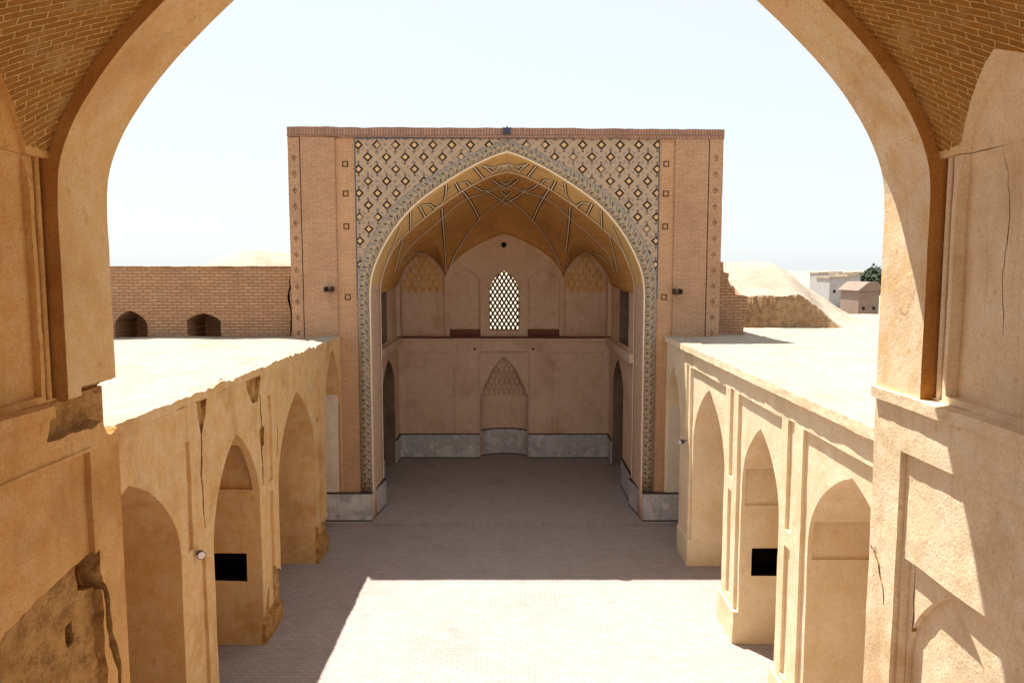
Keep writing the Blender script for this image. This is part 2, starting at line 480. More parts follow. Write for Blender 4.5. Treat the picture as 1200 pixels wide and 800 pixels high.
outl, frol, bacl = full(OUT, -.5), full(FRO, -.5), full(BAC, -.5)

TOPL, TOPR = 10.50, 10.42
body = prism_me([(-4.53, 0), (4.43, 0), (4.43, 10.43), (-4.53, 10.43)], 'y', D, 21.9)
body = carve(body, M['brick_light'], [prism_c(outl, 'y', 19, 23)])
link('facade_wall', roughen(body, .5, .004), None, IW)
# flanking towers, each with its plain outer strip and a narrow joint
for sx, xi, xm, xo in ((-1, 4.53, 5.43, 5.76), (1, 4.43, 5.30, 5.68)):
    tw = box_me(((sx * xi if sx > 0 else -xm, D - .05, 0), (xm if sx > 0 else -xi, 23.0, 10.44)))
    cuts = [box_c((-5.3 if sx < 0 else 4.95, D - .3, 6.64 - (.02 if sx > 0 else 0)), (-5.06 if sx < 0 else 5.19, D + .25, 6.80), M['void'])]
    cuts = []
    link('tower', roughen(carve(tw, M['brick'], cuts), .5, .006), None, IW)
    st = box_me((((xm + .025) if sx > 0 else -xo, D - .06, 0), (xo if sx > 0 else -(xm + .025), 23.0, 10.43)))
    holes = []
    xc = sx * (xm + xo) / 2
    for k in range(12):
        z = 9.9 - k * .42
        holes.append(prism_c([(xc - .07, z), (xc, z - .09), (xc + .07, z), (xc, z + .09)], 'y', D - .2, D - .035, M['brick_wall']))
    link('tower_edge', roughen(carve(st, M['brick'], holes), .5, .006), None, IW)
# small square insets on the pilasters beside the tilework
for z in (9.75, 8.98, 8.12, 6.25):
    for x in (-4.27, 4.2):
        s = .075; bm = bmesh.new()
        for a, b in (((x - s, z - s), (x + s, z - s + .022)), ((x - s, z + s - .022), (x + s, z + s)), ((x - s, z - s + .022), (x - s + .022, z + s - .022)), ((x + s - .022, z - s + .022), (x + s, z + s - .022))):
            add_box(bm, (a[0], D - .012, a[1]), (b[0], D + .02, b[1]))
        link('inset_tile', bm2me(bm), M['dark_line'], IW)
# coping of bricks on edge, slightly slumped
def slump(v): v.co.z += (v.co.x + 5.7) / 11.4 * -.07 + .02 * noise.noise(Vector((v.co.x * 2, 0, 3)))
cp = box_me(((-5.77, D - .075, 10.452), (5.69, 23.01, 10.70)))
link('coping', roughen(cp, .16, .014, 3, zfun=slump), M['coping'], IW)
# spandrel panels
for sx in (-1, 1):
    cv = resample(OUT, N); poly = [(sx * 4.0, 10.44), (0, 10.44)] + [(sx * p.x, p.y + .001) for p in cv[::-1]] + [(sx * 4.0, 6.45)]
    poly = [p for i, p in enumerate(poly) if i == 0 or (Vector(p) - Vector(poly[i - 1])).length > 1e-4]
    link('tile_spandrel', prism_me(poly, 'y', D - .016, D + .01), M['spandrel'], IW)
bm = bmesh.new()
for x in (-4.02, 3.995): add_box(bm, (x, D - .022, 6.2), (x + .03, D + .01, 10.43))
add_box(bm, (-3.99, D - .022, 10.40), (3.995, D + .01, 10.432))
link('blue_fillet', bm2me(bm), M['fillet'], IW)
# tile border following the arch and running down the jambs
def ring(name, A, B, ya, yb, mat, uvfn, seg=2, thick=None):
    n = len(A); L = [0]
    for i in range(1, n): L.append(L[-1] + (Vector(A[i]) - Vector(A[i - 1])).length)
    def fn(u, v):
        f = u * (n - 1); i = min(int(f), n - 2); t = f - i
        a = Vector(A[i]).lerp(Vector(A[i + 1]), t); b = Vector(B[i]).lerp(Vector(B[i + 1]), t)
        p = a.lerp(b, v); return (p.x, ya + (yb - ya) * v, p.y)
    def uf(u, v):
        f = u * (n - 1); i = min(int(f), n - 2); return uvfn(L[i] + (L[i + 1] - L[i]) * (f - i), v)
    return grid_me(fn, n - 1, seg, uf, smooth=50)
def dense(l, low):   # split the straight jambs so they carry texture evenly
    l = list(l); a, b = l[0], l[-1]
    lo = [(a[0], low + (l[1][1] - low) * k / 10) for k in range(10)]; hi = [(b[0], low + (l[-2][1] - low) * k / 10) for k in range(9, -1, -1)]
    return lo + l[1:-1] + hi
oD, fD, bD = dense(full(OUT, 0), .1), dense(full(FRO, 0), .1), dense(full(BAC, 0), .1)
oB, fB = dense(full(OUT, 0), .925), dense(full(FRO, 0), .925)
o = link('tile_border', ring('b', oB, fB, D - .025, D - .01, M['border'], lambda s, v: (1 - 2 * v, s)), M['border'], IW); solidify(o, .012, 0)
so_me = ring('s', fD, bD, D - .008, 21.92, M['soffit'], lambda s, v: (v * 1.3, s), 6)
soffit = link('arch_soffit', so_me, M['soffit'], None)
sbvh = BVHTree.FromPolygons([v.co.copy() for v in so_me.vertices], [tuple(p.vertices) for p in so_me.polygons])
soffit.parent = IW
for v in so_me.vertices: v.co.y -= D
solidify(soffit, .2, 1)
bm = bmesh.new()
bB = dense(full(BAC, 0), .925)
for cv, y in ((fB, D - .02), (bB, 21.915)):
    pts = [Vector((p[0], y, p[1])) for p in cv]; ctr = Vector((0, y, 6))
    ribbon(bm, pts, [Vector((0, -1, 0))] * len(pts), .026, .012, .03)
link('arch_trim', bm2me(bm), M['white_line'], IW)

# iwan interior ------------------------------------------------------------
YB, YU = 27.62, 27.85
XL, XR = -3.98, 3.66
CX = -.16
# lower back wall with blind panels and the prayer niche
lo = box_me(((-4.6, YB, .0), (4.4, YB + 1.0, 4.50)))
cuts = [box_c((CX - .93, YB - .2, .05), (CX + .93, YB + .14, 4.04), M['plaster_pink']), box_c((CX - .87, YB - .1, .05), (CX + .87, YB + .85, 3.98), M['plaster_pink'])]
for a, b in ((-3.72, -1.95), (1.58, 3.42)):
    cuts.append(box_c((a, YB - .2, 1.05), (b, YB + .06, 4.0), M['plaster_pink']))
for c in (-1.22, .9): cuts.append(box_c((c - .035, YB - .2, 4.08), (c + .035, YB + .3, 4.15), M['void']))
link('back_wall', roughen(carve(lo, M['plaster_pink'], cuts), .35, .006), None, IW)
for c in (-2.84, 2.5):      # low relief of the blind arches
    bm = bmesh.new(); poly = pointed(c, .72, 1.05, 2.7, 3.7)
    pts = [Vector((p[0], YB + .06, p[1])) for p in poly]; ribbon(bm, pts, [Vector((0, -1, 0))] * len(pts), .05, .018, .01)
    link('blind_arch', bm2me(bm), M['plaster_pink'], IW)
def muq(u, v):
    x = (u - .5) * 1.74; z = .05 + v * 3.93
    e = max(0, 1 - (x / .87) ** 2) ** .5; dep = .52 * e
    if z > 2.35:
        t = (z - 2.35) / 1.5
        za = 2.35 + 1.45 * (1 - (abs(x) / .87) ** 1.5)
        tier = math.floor(t * 7); f = t * 7 - tier
        ph = (x / .19 + .5 * (tier % 2)) % 1 - .5
        cell = max(0, 1 - (abs(ph) * 2) ** 2 - (f * .75) ** 4) ** .5
        dep = .52 * e * max(0, 1 - (tier + .2) / 7.3) + .10 * cell
        if z > za: dep = .01 * (1 - min(1, (z - za) / .1))
    return (CX + x, YB + .145 + dep, z)
link('prayer_niche', grid_me(muq, 120, 220, smooth=35), M['plaster_pink'], IW)
# upper back wall
up = box_me(((-4.6, YU, 4.50), (4.4, YU + .75, 9.4)))
WIN = pointed(CX, .56, 4.76, 6.2, 6.97)
cuts = [prism_c(WIN, 'y', YU - .3, YU + 2, M['plaster_pink'])]
for a, b in ((-2.14, -1.02), (.70, 1.86)):
    cuts.append(prism_c(pointed((a + b) / 2, (b - a) / 2, 4.56, 6.5, 7.0), 'y', YU - .3, YU + .16, M['plaster_pink']))
for a, b in ((-3.85, -2.32), (2.02, 3.55)):
    cuts.append(prism_c(pointed((a + b) / 2, (b - a) / 2, 4.56, 6.62, 7.55), 'y', YU - .3, YU + .10, M['plaster_pink']))
cuts.append(prism_c([(CX + .10 * math.cos(k * math.pi / 8), 7.86 + .10 * math.sin(k * math.pi / 8)) for k in range(16)], 'y', YU - .2, YU + .4, M['void']))
link('upper_back_wall', roughen(carve(up, M['plaster_pink'], cuts), .35, .006), None, IW)
def corner_muq(c, hw):
    def fn(u, v):
        x = (u - .5) * 2 * hw; z = 6.15 + v * 1.35
        za = 6.62 + .93 * (1 - (abs(x) / hw) ** 1.6)
        row = math.floor((z - 6.15) / .22); f = ((z - 6.15) / .22) % 1
        ph = (x / .26 + .5 * (row % 2)) % 1 - .5
        cell = max(0, 1 - (abs(ph) * 2) ** 2 - (f * .8) ** 2) ** .5
        d = (.05 - .05 * cell) * min(1, max(0, (za - z) / .05))
        return (c + x, YU + .104 - max(0, d), z)
    return fn
for c in (-3.085, 2.785):
    link('stalactite_relief', grid_me(corner_muq(c, .74), 60, 60, smooth=35), M['plaster'], IW)
for a, b in ((-2.13, -1.03), (.71, 1.85)): link('skirting', box_me(((a, YU, 4.565), (b, YU + .155, 4.80))), M['dark_red'], IW)
link('ledge', box_me(((-4.0, YB - .03, 4.502), (3.7, YU, 4.56))), M['dark_red'], IW)
link('cornice', roughen(box_me(((-4.0, YB - .07, 4.40), (3.7, YB, 4.50))), .3, .008), M['plaster_pink'], IW)
# window lattice
win = link('window', prism_me(pointed(CX, .61, 4.71, 6.2, 7.03), 'y', YU + .33, YU + .334), M['lattice'], None)
bpy.data.objects.remove(win)
WR = bpy.data.objects.new('window', bpy.data.meshes.new('mesh'))
bm = bmesh.new(); fr = pointed(CX, .545, 4.775, 6.2, 6.95)
pts = [Vector((p[0], YU + .36, p[1])) for p in fr + [fr[0]]]
ribbon(bm, pts, [Vector((0, -1, 0))] * len(pts), .05, .04, .04)
WR = link('window', bm2me(bm), M['plaster_pink'], IW)
bm = bmesh.new()
def inside(x, z):
    if z < 4.77 or abs(x) > .55: return False
    if z < 6.2: return True
    t = (z - 6.2) / .77
    if t >= 1: return False
    tt = 1 - (1 - t) ** (1 / 1.15); return abs(x) < .55 * (1 - tt ** 1.9)
pxl, pzl = .165, .262      # lattice of pointed cells
for sgn in (-1, 1):
    for k in range(-30, 31):
        seg = []
        for q in range(0, 140):
            z = 4.72 + q * .0165; x = sgn * ((z - 4.72) * pxl / pzl) + k * pxl
            if inside(x, z): seg.append(Vector((CX + x, YU + .35, z)))
        if len(seg) > 1: ribbon(bm, [seg[0], seg[-1]], [Vector((0, -1, 0))] * 2, .064, .02, .02)
link('lattice', bm2me(bm), M['lattice'], WR)

# side walls with doorway below and gallery opening above
for sx, xw in ((-1, XL), (1, XR)):
    a, b = (xw - 1.3, xw) if sx < 0 else (xw, xw + 1.3)
    sw = box_me(((a, 21.9, 0), (b, YB + .9, 6.75)))
    ci = (xw - 1.0, xw + .3) if sx < 0 else (xw - .3, xw + 1.0)
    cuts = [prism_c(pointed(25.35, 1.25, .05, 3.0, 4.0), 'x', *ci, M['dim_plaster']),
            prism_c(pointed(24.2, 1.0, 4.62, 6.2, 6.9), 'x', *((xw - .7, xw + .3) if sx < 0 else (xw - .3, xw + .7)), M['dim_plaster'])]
    link('side_wall', roughen(carve(sw, M['plaster_pink'], cuts), .4, .006), None, IW)
    l0, l1 = (xw, xw + .16) if sx < 0 else (xw - .16, xw)
    link('cornice', roughen(box_me(((l0, 21.95, 4.30), (l1, YB - .08, 4.55))), .3, .01), M['plaster_pink'], IW)
    link('corner_pilaster', roughen(box_me(((xw - .02, YU - .55, 4.6) if sx < 0 else (xw - .12, YU - .55, 4.6), (xw + .12, YU - .02, 6.7) if sx < 0 else (xw + .02, YU - .02, 6.7))), .3, .006), M['plaster_pink'], IW)
    e = xw + sx * 3
    link('side_block', box_me(((min(xw + sx * 1.3, xw + sx * 1.9), 23, 0), (max(xw + sx * 1.3, xw + sx * 1.9), 28.6, 9.6))), M['brick_wall'], IW)
link('roof', box_me(((-5.6, 21.95, 9.98), (5.5, 28.7, 10.2))), M['mud'], IW)

# star vault: from the soffit's rear arch back to three lunettes
def lun(s):       # height of the rear edge at x
    x = s
    def arc(c, hw, z0, za, p=1.7):
        t = max(0, 1 - abs(x - c) / hw) ** (1 / 1.9); return z0 + (za - z0) * (1 - (1 - t) ** 1.15)
    if -2.28 <= x <= 1.98: return max(6.52, arc(-.15, 2.13, 6.52, 8.2, 1.75))
    if x < -2.28: return arc(-3.1, .82, 6.52, 7.62, 1.45)
    return arc(2.8, .82, 6.52, 7.62, 1.45)
bh = resample(BAC, 60); bfull = [(-p.x, p.y) for p in bh] + [(p.x, p.y) for p in bh[::-1][1:]]
NB = len(bfull) - 1
def vz(u, v):
    f = u * NB; i = min(int(f), NB - 1); t = f - i
    ax = bfull[i][0] + (bfull[i + 1][0] - bfull[i][0]) * t; az = bfull[i][1] + (bfull[i + 1][1] - bfull[i][1]) * t
    bx = -3.93 + (3.63 + 3.93) * u
    bz = lun(bx); y = 21.91 + (YU + .02 - 21.91) * v
    k = (1 - v ** 2.1) ** .62; x = ax + (bx - ax) * v
    return (x, y, bz + (az - bz) * k)
vme = grid_me(vz, NB, 60, lambda u, v: (u * 9, v * 7), smooth=60)
vbvh = BVHTree.FromPolygons([v.co.copy() for v in vme.vertices], [tuple(p.vertices) for p in vme.polygons])
vault = link('vault', vme, M['brick_vault'], IW); solidify(vault, .2, 1)
vault.modifiers['thick'].offset = 1

def trace(poly, bvh, ox=430, oy=150, k=4.706, mir=False):
    P = catmull([(a / k + ox, b / k + oy) for a, b in poly], 5) if len(poly) > 2 else [(poly[0][0] / k + ox + (poly[1][0] - poly[0][0]) / k * i / 6, poly[0][1] / k + oy + (poly[1][1] - poly[0][1]) / k * i / 6) for i in range(7)]
    pts, ns = [], []
    for u, v in P:
        d = ray(u, v); h = bvh.ray_cast(CAM, d)
        if h[0] is None: continue
        n = h[1]; n = -n if n.dot(d) > 0 else n
        pts.append(h[0]); ns.append(n)
    if mir: pts = [Vector((-.12 - p.x, p.y, p.z)) for p in pts]; ns = [Vector((-n.x, n.y, n.z)) for n in ns]
    return pts, ns
def rib(poly, bvh, w=.042, name='rib', cx=-.12):
    for mir in (False, True):
        pts, ns = trace(poly, bvh, mir=mir)
        if mir:   # settle the mirrored line back on to the surface
            q, m2 = [], []
            for p in pts:
                h = bvh.find_nearest(p)
                d = (h[0] - CAM).normalized(); n = -h[1] if h[1].dot(d) > 0 else h[1]; q.append(h[0]); m2.append(n)
            pts, ns = q, m2
        if len(pts) < 2: continue
        bm = bmesh.new(); ribbon(bm, pts, ns, w, .016, .02); me = bm2me(bm)
        r = link(name, me, M['white_line'], IW)
        bm = bmesh.new(); ribbon(bm, pts, ns, w * 2.6, .006, .02)
        link('rib_edge', bm2me(bm), M['dark_line'], r)
VR = [[(435, 790), (428, 650), (418, 520), (413, 445)], [(452, 780), (500, 670), (620, 500), (740, 400), (797, 352)],
      [(620, 500), (585, 430), (545, 370), (500, 322)], [(590, 322), (640, 345), (690, 338), (740, 320), (797, 292)],
      [(690, 285), (740, 320)], [(170, 790), (200, 700), (280, 610), (400, 510), (530, 400), (690, 345)],
      [(150, 795), (175, 690), (200, 600)], [(660, 348), (720, 385), (797, 432)],
      [(462, 788), (560, 690), (680, 622), (790, 597)], [(195, 752), (245, 700), (290, 685), (340, 715), (400, 785)],
      [(740, 320), (797, 340)]]
for p in VR: rib(p, vbvh)
SR = [[(592, 218), (640, 275)], [(640, 205), (690, 245)], [(437, 312), (430, 380), (405, 422), (375, 440)], [(487, 302), (515, 352)],
      [(515, 302), (550, 297), (572, 322)], [(287, 428), (320, 490)], [(300, 427), (345, 422), (374, 446)], [(240, 463), (240, 562)],
      [(185, 545), (125, 690), (92, 780)], [(640, 208), (700, 217), (750, 202), (797, 217)], [(690, 245), (745, 207), (797, 232)], [(445, 345), (475, 320)]]
for p in SR: rib(p, sbvh, .04)

# dado of grey marble with a dark top line, along facade jambs and interior
def dado(path, z0, z1, name='dado', t=.05):
    """path of plan points; the slab stands on the inner (left-hand) side"""
    bm = bmesh.new(); bm2 = bmesh.new(); bm3 = bmesh.new()
    def off(d):
        out = []
        for i, p in enumerate(path):
            p = Vector(p); ns = []
            for a, b in ((i - 1, i), (i, i + 1)):
                if a >= 0 and b < len(path):
                    e = (Vector(path[b]) - Vector(path[a])).normalized(); ns.append(Vector((-e.y, e.x)))
            n = sum(ns, Vector((0, 0))).normalized(); k = 1 / max(.4, n.dot(ns[0])); out.append(p + n * d * k)
        return out
    for b, d, za, zb in ((bm, t, z0 + .035, z1 - .035), (bm2, t + .012, z1 - .035, z1), (bm3, t + .008, z0, z0 + .035)):
        add_prism(b, [tuple(p) for p in off(-.02)] + [tuple(p) for p in off(d)][::-1], 'z', za, zb)
    o = link(name, bm2me(bm), M['marble'], IW); link('dado_cap', bm2me(bm2), M['dark_stone'], o); link('dado_foot', bm2me(bm3), M['dark_stone'], o)
dado([(-3.60, 22.0), (-3.76, D - .06), (-5.0, D - .06)], .12, .92)
dado([(5.0, D - .06), (3.76, D - .06), (3.60, 22.0)], .12, .92)
dado([(CX - .89, YB), (XL, YB)][::1], .12, 1.02)
dado([(XR, YB), (CX + .89, YB)], .12, 1.02)
arcp = [(CX + .86 * math.cos(t * math.pi / 12), YB + .145 + .50 * math.sin(t * math.pi / 12)) for t in range(1, 12)]
dado(arcp, .12, 1.10, t=.03)
dado([(XL, YB), (XL, 26.62)], .12, 1.0); dado([(XL, 24.08), (XL, 21.95)], .12, 1.0)
dado([(XR, 26.62), (XR, YB)], .12, 1.0); dado([(XR, 21.95), (XR, 24.08)], .12, 1.0)
for x in (XL - .9, XR + .9):
    s = 1 if x > 0 else -1
    dado([(x, 24.1), (x, 26.6)] if s > 0 else [(x, 26.6), (x, 24.1)], .12, .9)
for poly in ([(-5.15, .925), (-4.60, .925), (-4.585, 3.6), (-4.66, 4.3), (-4.75, 4.82), (-5.15, 4.82)], [(4.36, .925), (5.0, .925), (5.0, 4.9), (4.5, 4.9), (4.38, 4.2)]):
    link('plaster_facing', roughen(prism_me(poly, 'y', D - .075, D - .002), .25, .006), M['plaster_pale'], IW)
# timber spouts and the crest over the apex
for x, z in ((-4.72, 6.42), (4.52, 6.36)):
    bm = bmesh.new(); add_box(bm, (x - .10, D - .38, z - .03), (x + .10, D + .1, z + .0))
    add_box(bm, (x - .10, D - .38, z), (x - .065, D + .1, z + .11)); add_box(bm, (x + .065, D - .38, z), (x + .10, D + .1, z + .11))
    link('water_spout', bm2me(bm), M['timber'], IW)
bm = bmesh.new()
add_prism(bm, [(-.11, 10.52), (-.06, 10.48), (.0, 10.56), (.06, 10.48), (.11, 10.52), (.08, 10.6), (.11, 10.68), (.04, 10.66), (0, 10.71), (-.04, 10.66), (-.11, 10.68), (-.08, 10.6)], 'y', D - .13, D - .07)
link('crest_tile', bm2me(bm), M['blue_tile'], IW)

# ------------------------------------------------------------------ side arcades of the courtyard
FL = root('wall_arcade', (-5.5, 13.9, 0), 'ochre plaster arcade wall in shade with chipped cracked piers, left of the courtyard', 'arcade')
FR = root('wall_arcade', (5.3, 13.9, 0), 'cream plaster arcade wall in full sun with framed panels, right of the courtyard', 'arcade')
def arcade(rt, sx, xf, niches, piers, ragtop):
    dp = 2.6
    S = lambda a, b: (min(sx * a, sx * b), max(sx * a, sx * b))
    wall = box_me(((S(xf, xf + dp)[0], 7.22, 0), (S(xf, xf + dp)[1], D - .02, 5.06)))
    mt = M['plaster'] if sx < 0 else M['plaster_sunlit']; cuts = []
    for k, (ya, yb, zs, za, dep, zt) in enumerate(niches):
        m0 = .16
        if zt: cuts.append(prism_c([(ya - m0, .55), (yb + m0, .55), (yb + m0, zt), (ya - m0, zt)], 'x', *S(xf - .3, xf + .055), mt))
    for k, (ya, yb, zs, za, dep, zt) in enumerate(niches):
        cuts.append(prism_c(pointed((ya + yb) / 2, (yb - ya) / 2, -.2, zs, za), 'x', *S(xf - .4, xf + dep), mt))
    for y, w, z0, z1 in piers:
        cuts.append(prism_c([(y - w, z0), (y + w, z0), (y + w, z1), (y - w, z1)], 'x', *S(xf - .3, xf + .05), mt))
    # dark hatch in the far jamb of the middle niche, and a shallow blind panel over it
    ya, yb = niches[1][0], niches[1][1]
    hx = S(xf + .28, xf + .92) 
    hz0 = 1.24 if sx < 0 else 1.32
    cuts.append(box_c((hx[0], yb - .1, hz0), (hx[1], yb + .55, hz0 + .53), M['void']))
    if sx < 0:
        cuts.append(box_c((S(xf + .13, xf + 1.0)[0], yb - .85, 2.98), (S(xf + .13, xf + 1.0)[1], yb + .05, 3.95), mt))
    else:
        cuts.append(box_c((xf + .12, niches[0][1] - .06, 2.86), (xf + 1.69, niches[0][1] + .04, 3.5), mt))
        cuts.append(box_c((xf + .12, yb - .06, 2.66), (xf + 1.69, yb + .035, 3.4), mt))
    # cracks and broken patches
    if sx < 0:
        AD = M['adobe']
        cuts.append(prism_c(crack([(11.25, 5.2), (11.28, 4.6), (11.22, 3.9), (11.28, 3.1)], .055, 1), 'x', *S(xf - .3, xf + .10), AD))
        cuts.append(prism_c(ragged([(11.08, 5.2), (11.55, 5.2), (11.4, 4.75), (11.28, 4.45)], .05, .03, 4), 'x', *S(xf - .3, xf + .06), AD))
        cuts.append(prism_c(ragged([(13.15, 5.2), (14.05, 5.2), (14.0, 4.9), (13.85, 4.6), (13.5, 4.62)], .06, .05, 2), 'x', *S(xf - .3, xf + .09), AD))
        cuts.append(prism_c(crack([(13.95, 4.7), (14.0, 4.2), (13.96, 3.6), (13.98, 3.0)], .09, 3), 'x', *S(xf - .3, xf + .12), AD))
        cuts.append(prism_c(ragged([(13.88, 4.05), (14.15, 4.1), (14.1, 3.75), (13.93, 3.7)], .05, .03, 7), 'x', *S(xf - .3, xf + .1), AD))
        cuts.append(prism_c(crack([(14.95, 3.9), (14.9, 3.6), (14.86, 3.3)], .05, 5), 'x', *S(xf - .3, xf + .08), AD))
        cuts.append(prism_c(ragged([(17.95, 3.6), (18.15, 3.65), (18.1, 3.35), (17.92, 3.4)], .05, .03, 5), 'x', *S(xf - .3, xf + .1), AD))
        cuts.append(prism_c(ragged([(14.35, 1.3), (15.5, .7), (15.5, -.2), (13.6, -.2), (13.7, .35)], .08, .06, 9), 'x', *S(xf - .3, xf + .05), AD))
        cuts.append(prism_c(ragged([(17.6, .9), (18.8, .8), (18.9, -.2), (17.4, -.2)], .08, .06, 11), 'x', *S(xf - .3, xf + .05), AD))
    else:
        cuts.append(prism_c(crack([(7.3, 4.2), (7.45, 3.5), (7.4, 2.5), (7.5, 1.2)], .03, 8), 'x', *S(xf - .3, xf + .05), M['adobe']))
    wl = roughen(carve(wall, mt, cuts), .22, .008 if sx > 0 else .011, 1.3, 30)
    link('wall', wl, None, rt)
    # coping / roof edge
    if sx > 0:
        cp = box_me(((xf - .075, 7.22, 5.062), (xf + .40, D - .06, 5.20)))
        cp_o = link('coping', roughen(cp, .14, .011, 3.2, 40), [mt, M['mud']], rt)
    else:
        def rag(v):
            if v.co.z > 5.12 and v.co.x > -xf - .2: v.co.z += .05 * noise.noise(Vector((v.co.y * 1.7, 0, 1))) + .035 * noise.noise(Vector((v.co.y * 6, 3, 1)))
        cp = box_me(((-xf - .5, 7.22, 5.062), (-xf + .012, D - .06, 5.19)))
        cp_o = link('coping', roughen(cp, .10, .016, 3.2, 40, zfun=rag), [mt, M['mud']], rt)
    for p in cp_o.data.polygons: p.material_index = 1 if p.normal.z > .55 else 0
    x0 = xf + .401 if sx > 0 else xf + .501
    def rf(u, v):
        x = x0 + u * 11; y = 7.22 + v * (D + .3 - 7.22)
        z = 5.17 + .05 * noise.noise(Vector((x * .5, y * .5, sx))) + .012 * noise.noise(Vector((x * 3, y * 3, 0)))
        return (sx * x, y, z - (.08 if sx < 0 else 0) * u)
    if sx > 0:
        def rf(u, v):
            x = x0 + u * 14; y = 7.22 + v * 24
            k = max(0, min(1, (x - x0) / .8))
            z = 5.175 + k * (.05 * noise.noise(Vector((x * .5, y * .5, sx))) + .016 * noise.noise(Vector((x * 3, y * 3, 0)))) + k * max(0, y - 20) * .0
            return (x, y, z)
    o = link('roof', grid_me(rf, 70, 80, smooth=40), M['mud'], rt); solidify(o, .15, -1 if sx > 0 else 1)
    # plinths under the piers
    for i in range(len(niches) - 1):
        ya, yb = niches[i][1], niches[i + 1][0]
        a, b = S(xf - .035, xf + .3)
        link('plinth', roughen(box_me(((a, ya + .012, 0), (b, yb - .012, .62 if sx > 0 else .4))), .2, .012 if sx > 0 else .03), mt if sx > 0 else M['adobe'], rt)
NR = [(8.0, 10.65, 3.15, 4.42, 1.7, 4.72), (11.85, 13.82, 3.05, 4.30, 1.7, 4.72), (14.95, 17.6, 2.95, 4.42, 1.7, 4.72), (18.75, 20.56, 3.0, 4.5, .7, 0)]
NL = [(7.7, 10.42, 3.0, 4.40, 1.7, 0), (11.58, 13.78, 2.75, 4.24, 1.7, 0), (14.90, 17.74, 2.7, 4.38, 1.7, 0), (18.75, 20.56, 3.3, 4.95, .7, 0)]
PR = [(11.30, .13, .75, 2.80), (11.30, .13, 3.05, 4.74), (14.38, .12, .75, 2.80), (14.38, .12, 3.05, 4.74), (18.05, .12, 3.0, 4.74)]
PLs = [(10.75, .09, 2.95, 4.55), (11.15, .11, .6, 2.75), (14.45, .13, 2.95, 4.6), (14.4, .13, .5, 2.75), (18.22, .10, 3.0, 4.6), (18.2, .1, .6, 2.8)]
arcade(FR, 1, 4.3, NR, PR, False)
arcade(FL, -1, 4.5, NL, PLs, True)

# ------------------------------------------------------------------ near hall framing the view
NH = root('vaulted_hall', (0, 4, 0), 'plastered hall with brick pendentives whose broad pointed arch frames the courtyard', 'hall')
A = 3.6; YA = 6.42; YF = 7.2
PN = half([(3.6, 7.2), (3.6, 7.55), (3.565, 7.88), (3.425, 8.22), (3.215, 8.54), (2.985, 8.82), (2.72, 9.085), (2.40, 9.38), (1.95, 9.76), (1.5, 10.1), (.75, 10.6), (0, 11.0)])
def nearprof(d, low):
    h = resample(PN, 46); o = []
    for i, p in enumerate(h):
        t = (h[min(i + 1, 46)] - h[max(i - 1, 0)]).normalized(); n = Vector((t.y, -t.x)); o.append(p + n * d)
    o[-1].x = 0
    l = [(-p.x - .02, p.y) for p in o]; r = [(p.x - .02, p.y) for p in o[::-1][1:]]
    return [(l[0][0], low)] + l + r + [(r[-1][0], low)]
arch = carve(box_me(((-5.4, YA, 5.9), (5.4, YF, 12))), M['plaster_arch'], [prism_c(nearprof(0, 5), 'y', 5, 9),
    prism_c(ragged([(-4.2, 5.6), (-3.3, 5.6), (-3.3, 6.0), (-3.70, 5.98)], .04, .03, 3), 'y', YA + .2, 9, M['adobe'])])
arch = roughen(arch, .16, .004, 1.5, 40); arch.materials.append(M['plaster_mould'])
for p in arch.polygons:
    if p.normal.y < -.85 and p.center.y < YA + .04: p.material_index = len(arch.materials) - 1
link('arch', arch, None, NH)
# vault behind the arch, stepped back, with bricks laid in slanting courses
SG = .10
SIDE = lambda y: pointed(y, .90, 5.96, 7.62, 8.47)
def side_cut(y, sx, xin, xout, mat):
    P = SIDE(y); n = len(P) // 2; bm = bmesh.new(); xo = lambda z: xout - max(0, z - 7.75) * .34
    L, Rr, Ap = P[:n], P[n + 1:][::-1], P[n]
    row = [[bm.verts.new((sx * (f(p[1]) if f else xin), p[0], p[1])) for p in (l, r_)] for l, r_ in zip(L, Rr) for f in (None, xo)]
    inn, out = row[0::2], row[1::2]; ai = bm.verts.new((sx * xin, *Ap)); ao = bm.verts.new((sx * xo(Ap[1]), *Ap))
    for g in (inn, out):
        for a, b in zip(g, g[1:]): bm.faces.new((a[0], a[1], b[1], b[0]))
    bm.faces.new((inn[-1][0], inn[-1][1], ai)); bm.faces.new((out[-1][0], out[-1][1], ao))
    for s_ in (0, 1):
        for k in range(len(inn) - 1): bm.faces.new((inn[k][s_], inn[k + 1][s_], out[k + 1][s_], out[k][s_]))
        bm.faces.new((inn[-1][s_], ai, ao, out[-1][s_]))
    bm.faces.new((inn[0][0], inn[0][1], out[0][1], out[0][0]))
    return (bm2me(bm), mat)
BR = M['near_brick']
vb = carve(box_me(((-5.4, -3, 7.9), (5.4, YA - .002, 12))), BR,
    [prism_c(nearprof(SG, 5), 'y', -4, 9)] +
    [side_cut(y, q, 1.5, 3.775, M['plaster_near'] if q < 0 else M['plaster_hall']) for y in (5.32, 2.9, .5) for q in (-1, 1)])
vb = roughen(vb, .12, .006, 2, 40)
uvl = vb.uv_layers.new(name='UVMap') if not vb.uv_layers else vb.uv_layers[0]
uvl.name = 'UVMap'
ARC = [(0, 7.3)]; hp = resample(PN, 60)
for a, b in zip(hp, hp[1:]): ARC.append((ARC[-1][0] + (b - a).length, b.y))
def arcl(z):
    for (l0, z0), (l1, z1) in zip(ARC, ARC[1:]):
        if z <= z1: return l0 + (l1 - l0) * (z - z0) / (z1 - z0)
    return ARC[-1][0]
pr_ = [i for i, mm in enumerate(vb.materials) if mm == M['plaster_hall']][0]
